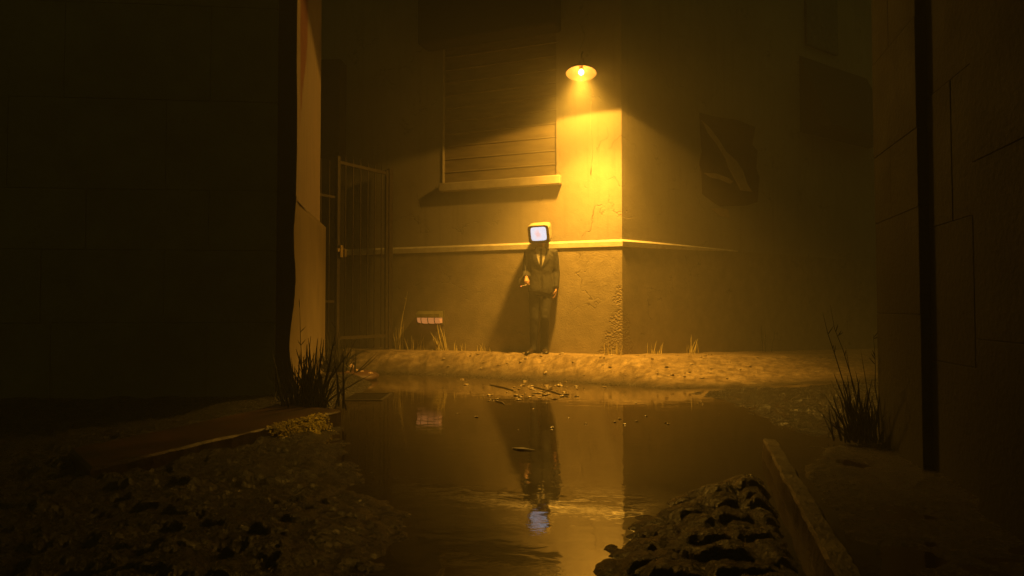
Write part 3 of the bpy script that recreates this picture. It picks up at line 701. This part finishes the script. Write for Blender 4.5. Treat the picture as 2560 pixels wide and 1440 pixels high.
# ------------------------------------------------------------------ rubble, pebbles, sticks, litter
def stone(name, loc, r_, m, label, cat, group, seed, flat=.55):
    rnd = random.Random(seed); mb = MB().ell((0, 0, 0), (r_, r_ * rnd.uniform(.6, .9), r_ * flat), 9, 6)
    off = Vector((seed * 3.1, seed * 1.7, 0))
    for q in mb.v: q += mnoise.noise_vector(q * (1.3 / r_) + off) * r_ * .32
    o = mb.build(name, m, None); o.location = loc; o.rotation_euler = (0, 0, rnd.uniform(0, 6)); return tag(o, label, cat, group)
rub = [(812, 926, .05), (832, 922, .06), (852, 914, .075), (874, 912, .07), (868, 924, .06), (890, 924, .05), (905, 928, .045), (926, 930, .04), (842, 930, .04)]
for i, (px, py, r_) in enumerate(rub):
    q = at(px, py + 4, 8.35)
    big = i == 3
    o = stone('rubble_stone', (q.x, q.y, q.z), r_ * .9, M['rubble'], 'pale rubble lump in the heap between the pale pillar and the gate', 'rubble', 'pale rubble heap by the gate', 20 + i)
# pedestal of earth under the heap
em = MB().ell((0, 0, 0), (.42, .3, .1), 24, 8); o = em.build('earth_mound', M['slab'], None, True, wob=(.03, 6)); q = at(865, 936, 8.42); o.location = (q.x, q.y, q.z - .03)
tag(o, 'low earth mound under the pale rubble near the gate', 'mound')
for i in range(90):
    px = random.gauss(1340, 70) if i < 64 else random.uniform(1000, 1900); py = random.gauss(976, 13) if i < 64 else random.uniform(955, 1075)
    q = on_z(px, py, .004); r_ = random.uniform(.010, .036) * (1 if i < 64 else .5)
    stone('pebble', q, r_, M['pebble'], 'small wet pebble among the litter at the far edge of the puddle' if i < 64 else 'tiny glinting pebble standing out of the puddle', 'pebble', 'pebbles at the far puddle edge' if i < 64 else 'scattered glinting pebbles in the puddle', 60 + i, .28)
for i in range(70):
    px = random.uniform(1010, 1920); q = on_z(px, random.uniform(888, 935), .2)
    yb = random.uniform(.15, .85)
    X = q.x; yw = float(interp(X, WATERLINE)); ybk = CORNER.y + ((CORNER.x - X) / 2.655 if X < CORNER.x else (X - CORNER.x) / 1.5)
    Y_ = yw + (ybk - yw) * yb; z = gz(X, Y_)
    stone('bank_pebble', (X, Y_, z + .004), random.uniform(.012, .03), M['pebble'], 'small pebble on the lit bank in front of the wall', 'pebble', 'pebbles scattered on the lit bank', 120 + i, .5)
labs = ['longest dark twig in the litter at the far edge of the puddle', 'short dark twig lying crosswise among the pebbles at the puddle edge', 'bent dark twig left of the pebbles at the puddle edge', 'thin dark twig nearest the camera at the puddle edge']
for i, (a_, c_) in enumerate((((1330, 966), (1420, 992)), ((1380, 972), (1330, 985)), ((1225, 962), (1290, 978)), ((1240, 1003), (1262, 1012)))):
    p0 = on_z(*a_, .002); p1 = on_z(*c_, .002); mid_ = (p0 + p1) / 2 + Vector((.02, .01, .002))
    tag(MB().tube([p0, mid_, p1], [.008, .009, .005], 6).build('twig', M['stick'], None, True), labs[i], 'twig')
# a floating leaf on the pool by the figure's reflection
lf = MB(); c = on_z(1300, 1122, .004)
pts = [(-.055, 0), (-.03, .022), (.01, .026), (.05, .01), (.1, 0), (.05, -.01), (.01, -.024), (-.03, -.02)]
lf.add([Vector((x, y, .004 * math.sin(x * 60))) for x, y in pts], [tuple(range(8))]); lf.add([Vector((x, y, .003 + .004 * math.sin(x * 60))) for x, y in pts], [tuple(reversed(range(8)))])
o = lf.build('floating_leaf', M['stick'], None); o.location = c; o.rotation_euler = (0, 0, R(-20)); tag(o, 'dark fallen leaf floating on the puddle by the man\'s reflection', 'leaf')

# ------------------------------------------------------------------ the man
PX, PY = at(1352, 882, 8.96).x, 8.96
PZ = gz(PX, PY) + .004
man = thing('person', 'person in dark suit and tie standing by the wall holding a cigarette', 'person', (PX, PY, PZ))
def seg(mb, pts, rad, n=14): mb.tube(pts, rad, n)
def hand(mb, wrist, palm_dir, side, curl_dir, curls, scale=1.0, spread=.35):
    wr = Vector(wrist); d = Vector(palm_dir).normalized(); s = Vector(side).normalized(); s = (s - d * s.dot(d)).normalized(); c = Vector(curl_dir).normalized(); c = (c - d * c.dot(d) - s * c.dot(s)).normalized()
    k = scale
    # palm: flattened tube
    v = []; n = 12; sts = [(0, .024, .018), (.03, .034, .016), (.06, .040, .015), (.085, .038, .012)]
    for l, a_, b_ in sts:
        for j in range(n):
            th = 2 * math.pi * j / n; v.append(wr + d * l * k + s * math.cos(th) * a_ * k + c * math.sin(th) * b_ * k)
    mb.add(v, [(i * n + j, i * n + (j + 1) % n, (i + 1) * n + (j + 1) % n, (i + 1) * n + j) for i in range(len(sts) - 1) for j in range(n)] + [tuple(reversed(range(n))), tuple((len(sts) - 1) * n + j for j in range(n))])
    tips = []
    for f in range(4):
        o = (f - 1.5) * .019; L = (.068, .078, .074, .058)[f]; base = wr + d * .078 * k + s * o * k
        ang = 0; pts = [base - d * .01 * k]; dirn = d + s * (f - 1.5) * .05; cur = base
        for ph, fr_ in enumerate((.45, .32, .23)):
            pts.append(cur); ang += curls[f] * (.7, .9, .6)[ph]
            cur = cur + (dirn.normalized() * math.cos(ang) + c * math.sin(ang)) * L * fr_ * k
        pts.append(cur); tips.append(cur)
        seg(mb, pts, [.0095 * k, .0095 * k, .0088 * k, .008 * k, .006 * k], 8)
    t0 = wr + d * .022 * k - s * .024 * k; t1 = t0 + (d * .75 - s * .5 + c * .35).normalized() * .038 * k; t2 = t1 + (d * .95 + c * .45 - s * .05).normalized() * .03 * k
    t3 = t2 + (d * .9 + c * .6 + s * .2).normalized() * .022 * k
    seg(mb, [t0, t1, t2, t3], [.013 * k, .0115 * k, .0105 * k, .007 * k], 8)
    return tips
SHL = Vector((-.165, .02, 1.315)); ELL = Vector((-.195, .055, 1.06)); WRL = Vector((-.192, -.155, .985))
SHR = Vector((.175, .02, 1.315)); ELR = Vector((.208, .04, 1.06)); WRR = Vector((.200, -.03, .845))
HPL, KNL, ANL = Vector((-.078, .02, .83)), Vector((-.085, -.01, .46)), Vector((-.098, .03, .085))
HPR, KNR, ANR = Vector((.072, .02, .83)), Vector((.052, -.07, .47)), Vector((.046, .03, .085))
bd = MB()
bd.tube([(0, .03, .78), (0, .02, .9), (0, .015, 1.02), (0, .02, 1.16), (0, .02, 1.28), (0, .025, 1.345)], [(.13, .085), (.125, .08), (.118, .075), (.14, .085), (.15, .08), (.08, .055)], 20)
bd.tube([(0, .025, 1.31), (0, .02, 1.38), (0, .01, 1.47)], [.055, .05, .05], 14)
for a_, e_, w_ in ((SHL, ELL, WRL), (SHR, ELR, WRR)): bd.tube([a_ + Vector((-a_.x * .4, 0, .0)), a_, e_, e_.lerp(w_, .3), w_], [.045, .045, .036, .036, .024], 12)
for h_, k_, a_ in ((HPL, KNL, ANL), (HPR, KNR, ANR)): bd.tube([h_, h_.lerp(k_, .5), k_, k_.lerp(a_, .4), a_, a_ + Vector((0, -.0, -.05))], [.07, .062, .047, .045, .032, .03], 12)
tl = hand(bd, WRL, (.03, -.55, -.75), (-1, -.2, 0), (.3, .75, -.5), (.6, .55, .95, 1.05), .80)
trr = hand(bd, WRR, (-.12, -.12, -1), (0, 1, -.1), (-1, 0, .1), (.25, .3, .38, .45), .92)
bd.build('body', M['skin'], man, True, remesh=.0055)

jk = MB()
tors = [(.80, .0, .172, .118), (.86, .0, .168, .115), (.95, .005, .158, .108), (1.03, .008, .150, .102), (1.12, .012, .158, .108), (1.22, .016, .172, .112), (1.29, .02, .176, .104), (1.335, .024, .150, .085), (1.365, .026, .10, .068), (1.385, .026, .068, .06)]
def tors_at(z):
    for (z0, y0, a0, b0), (z1, y1, a1, b1) in zip(tors, tors[1:]):
        if z0 <= z <= z1:
            t_ = (z - z0) / (z1 - z0); return y0 + (y1 - y0) * t_, a0 + (a1 - a0) * t_, b0 + (b1 - b0) * t_
    return tors[-1][1:]
n = 40; v = []
for z, yc, a_, b_ in tors:
    for j in range(n):
        th = 2 * math.pi * j / n; cx, sy = math.cos(th), math.sin(th)
        p2 = 2.5; r_ = 1 / ((abs(cx) ** p2 + abs(sy) ** p2) ** (1 / p2))
        x = cx * r_ * a_; y = yc + sy * r_ * b_; z2 = z - (.02 * (x > 0) * (sy < 0) if z < .85 else 0)
        if z < 1.0 and sy < 0 and abs(x) < .02: y += .02       # front opening
        v.append(Vector((x, y, z2)))
jk.add(v, [(i * n + j, i * n + (j + 1) % n, (i + 1) * n + (j + 1) % n, (i + 1) * n + j) for i in range(len(tors) - 1) for j in range(n)] + [tuple(reversed(range(n))), tuple((len(tors) - 1) * n + j for j in range(n))])
def sleeve(a_, e_, w_, k):
    jk.tube([a_ + Vector((-a_.x * .45, 0, .012)), a_ + Vector((0, 0, .005)), a_.lerp(e_, .35), a_.lerp(e_, .75), e_, e_.lerp(w_, .35), e_.lerp(w_, .75), w_.lerp(e_, .03)], [.058, .066, .06, .053, .050, .048, .043, .041], 16)
sleeve(SHL, ELL, WRL, -1); sleeve(SHR, ELR, WRR, 1)
jacket = jk.build('suit_jacket', M['suit'], man, True, remesh=.0085, wob=(.0045, 11))
def front(x, z, off):     # point on the front of the jacket
    yc, a_, b_ = tors_at(z); p2 = 2.5; q = min(.97, abs(x) / a_); y = yc - b_ * (1 - q ** p2) ** (1 / p2); return Vector((x, y - off, z))
def patch(pts, off, name, m, parent, th=.006):
    n_ = len(pts); mb = MB(); f_ = [front(x, z, off) for x, z in pts]
    mb.add(f_ + [q + Vector((0, th, 0)) for q in f_], [tuple(range(n_)), tuple(reversed(range(n_, 2 * n_)))] + [(i, (i + 1) % n_, n_ + (i + 1) % n_, n_ + i) for i in range(n_)])
    return mb.build(name, m, parent)
def vstrip(zs, xs0, xs1, off, name, m, parent, th=.006):
    mb = MB()
    for (za, a0, a1), (zb2, b0, b1) in zip(zip(zs, xs0, xs1), zip(zs[1:], xs0[1:], xs1[1:])):
        K = 4
        for i in range(K):
            f0, f1 = i / K, (i + 1) / K
            mb.add([front(a0 + (a1 - a0) * f0, za, off), front(a0 + (a1 - a0) * f1, za, off), front(b0 + (b1 - b0) * f1, zb2, off), front(b0 + (b1 - b0) * f0, zb2, off)], [(0, 1, 2, 3)])
    return mb.build(name, m, parent, True)
zs = [1.40, 1.37, 1.33, 1.28, 1.22, 1.16, 1.12]
vstrip(zs, [-.06, -.066, -.066, -.058, -.042, -.022, -.002], [.06, .066, .066, .058, .042, .022, .002], .010, 'shirt', M['shirt'], man)
vstrip([1.375, 1.35, 1.33, 1.25, 1.17, 1.125], [-.016, -.02, -.012, -.017, -.016, -.002], [.016, .02, .012, .017, .016, .002], .016, 'tie', M['tie'], man)
for s_ in (-1, 1):
    inn = [.06, .066, .066, .058, .042, .022, .0]; outr = [.068, .085, .104, .115, .095, .055, .006]
    a_, c_ = [s_ * x for x in inn], [s_ * x for x in outr]
    vstrip(zs, a_ if s_ > 0 else c_, c_ if s_ > 0 else a_, .014, 'lapel', M['suit'], man)
pk = patch([(.06, 1.205), (.11, 1.212), (.11, 1.225), (.06, 1.218)], .012, 'breast_pocket', M['tie'], jacket)
tr = MB()
tr.tube([(0, .02, .76), (0, .015, .84), (0, .015, .92)], [(.13, .095), (.142, .10), (.13, .09)], 24)
def leg_tube(h_, k_, a_, fwd):
    tr.tube([h_ + Z(.02), h_.lerp(k_, .4), h_.lerp(k_, .8), k_, k_.lerp(a_, .35), k_.lerp(a_, .75), a_ + Z(.01), a_ + Vector((0, -.012, -.06))], [.084, .080, .066, .062, .060, .054, .052, .055], 16)
leg_tube(HPL, KNL, ANL, 0); leg_tube(HPR, KNR, ANR, 1)
tr.build('trousers', M['trousers'], man, True, remesh=.008, wob=(.005, 9))
def shoe(a_, yaw):
    m4 = Matrix.Translation((a_.x, a_.y, 0)) @ Matrix.Rotation(yaw, 4, 'Z')
    sh_ = MB(); sts = [(.055, .028, .07), (.045, .034, .085), (0, .036, .088), (-.05, .037, .068), (-.10, .042, .05), (-.15, .043, .042), (-.19, .034, .034), (-.212, .016, .022)]
    n_ = 14; v = []
    for y, hw, h_ in sts:
        for j in range(n_):
            th = 2 * math.pi * j / n_; zz_ = h_ / 2 * (1 + math.sin(th)) if math.sin(th) > 0 else h_ / 2 * (1 + math.sin(th) * 1.0)
            v.append(m4 @ Vector((hw * math.cos(th) * (1 if math.sin(th) > -.5 else 1.05), y, max(.0, zz_))))
    sh_.add(v, [(i * n_ + j, i * n_ + (j + 1) % n_, (i + 1) * n_ + (j + 1) % n_, (i + 1) * n_ + j) for i in range(len(sts) - 1) for j in range(n_)] + [tuple(reversed(range(n_))), tuple((len(sts) - 1) * n_ + j for j in range(n_))])
    return sh_.build('shoe', M['leather'], man, True)
shoe(ANL, R(-28)); shoe(ANR, R(6))

# cigarette between the first two fingers
a_ = (tl[0] + tl[1]) / 2; man_m = Matrix.Translation(man.location)
ct = thing('cigarette', 'lit cigarette held low in the hand of the person in the suit', 'cigarette', man_m @ (a_ + Vector((.01, -.008, .016))))
cd = Vector((-.93, -.1, -.22)).normalized()
MB().tube([cd * -.02, cd * .012], .0048, 8).build('filter', M['filter'], ct, True)
MB().tube([cd * .0121, cd * .088], .0046, 8).build('paper', M['cig'], ct, True)
MB().tube([cd * .0881, cd * .1, cd * .104], [.0048, .0044, .001], 8).build('ember', M['ember'], ct, True)
# smoke curling up from the ember
smm, t_, p_n, out_n = nt('smoke'); t_.nodes.remove(p_n)
pvn = t_.nodes.new('ShaderNodeVolumePrincipled'); pvn.inputs['Color'].default_value = (.97, .97, 1, 1); pvn.inputs['Density'].default_value = 14
pvn.inputs['Emission Strength'].default_value = 0; t_.links.new(pvn.outputs[0], out_n.inputs['Volume'])
sk = MB(); tip = cd * .105
sk.tube([tip + Vector((-.018 * math.sin(i * .62) - .012 * (i < 4) * i * .5 + .006 * i, .0, .012 + .024 * i)) for i in range(12)], [.002, .004, .005, .006, .006, .007, .007, .008, .008, .008, .007, .003], 10); sk.v = sk.v
o = sk.build('smoke_wisp', smm, None, True); o.location = ct.location; o['kind'] = 'stuff'
tag(o, 'thin pale wisp of smoke curling up from the cigarette', 'smoke')

# ------------------------------------------------------------------ the television
TVC = at(1351, 581, 8.92)
tv = thing('television', 'small beige tube television with a glowing screen in place of the person\'s head', 'television', TVC)
tv.rotation_euler = (R(19), R(-1.5), R(-15))
def rbox(sts, n=8, p=6):   # superelliptic section swept along y
    v = []; n_ = 32
    for y, hw, hh, zo in sts:
        for j in range(n_):
            th = 2 * math.pi * j / n_; cx, sy = math.cos(th), math.sin(th); r_ = 1 / ((abs(cx) ** p + abs(sy) ** p) ** (1 / p)); v.append(Vector((cx * r_ * hw, y, sy * r_ * hh + zo)))
    f = [(i * n_ + j, i * n_ + (j + 1) % n_, (i + 1) * n_ + (j + 1) % n_, (i + 1) * n_ + j) for i in range(len(sts) - 1) for j in range(n_)]
    return v, f, n_, len(sts)
v, f, n_, k = rbox([(-.115, .139, .121, 0), (-.11, .142, .124, 0), (.06, .140, .122, 0), (.075, .125, .112, -.004), (.15, .10, .09, -.01), (.155, .09, .08, -.01)], p=9)
cs = MB(); cs.add(v, f + [tuple((k - 1) * n_ + j for j in range(n_))]); cs.build('casing', M['tv_case'], tv, True)
v, f, n_, k = rbox([(-.112, .138, .120, 0), (-.124, .136, .118, 0), (-.126, .132, .114, 0), (-.119, .104, .091, .006), (-.108, .101, .088, .006)], p=9)
bz = MB(); bz.add(v, f); bz.build('bezel', M['tv_bezel'], tv, False)
sc_ = MB(); v = []; K = 14
for i in range(K + 1):
    for j in range(K + 1):
        a_ = (i / K * 2 - 1); c_ = (j / K * 2 - 1); bulge = 1 - .35 * (a_ * a_ + c_ * c_) / 2
        x = a_ * .104 * (1 - .04 * c_ * c_); z = .006 + c_ * .091 * (1 - .04 * a_ * a_)
        v.append(Vector((x, -.110 - .010 * (1 - (a_ * a_ + c_ * c_) / 2), z)))
sc_.add(v, [(i * (K + 1) + j, (i + 1) * (K + 1) + j, (i + 1) * (K + 1) + j + 1, i * (K + 1) + j + 1) for i in range(K) for j in range(K)])
sc_.build('screen', M['screen'], tv, True)
for z in (.075,): MB().tube([(.139, -.09, z), (.149, -.09, z)], .008, 10).build('side_knob', M['tv_bezel'], tv, True)

# ------------------------------------------------------------------ haze
hm, t_, p_n, out_n = nt('haze'); t_.nodes.remove(p_n)
pv = t_.nodes.new('ShaderNodeVolumePrincipled'); pv.inputs['Color'].default_value = (.92, .88, .74, 1); pv.inputs['Density'].default_value = .034
pv.inputs['Anisotropy'].default_value = .15
t_.links.new(pv.outputs[0], out_n.inputs['Volume'])
hz = MB().box((-45, -45, -1.4), (90, 0, 0), (0, 90, 0), (0, 0, 10.8)).build('haze', hm, None); hz['kind'] = 'stuff'
tag(hz, 'warm hazy night air filling the alley', 'haze')

# ------------------------------------------------------------------ world, render settings
W = bpy.data.worlds.new('World'); S.world = W; W.use_nodes = True
bg = W.node_tree.nodes['Background']; bg.inputs[0].default_value = (1, .86, .16, 1); bg.inputs[1].default_value = .046
S.view_settings.view_transform = 'Standard'; S.view_settings.look = 'None'; S.view_settings.exposure = 0; S.view_settings.gamma = 1
S.render.engine = 'CYCLES'; c = S.cycles
c.use_denoising = True; c.max_bounces = 6; c.diffuse_bounces = 1; c.glossy_bounces = 3; c.volume_bounces = 0; c.sample_clamp_indirect = 4; c.sample_clamp_direct = 0
try: c.denoiser = 'OPENIMAGEDENOISE'; c.denoising_prefilter = 'ACCURATE'
except Exception: pass
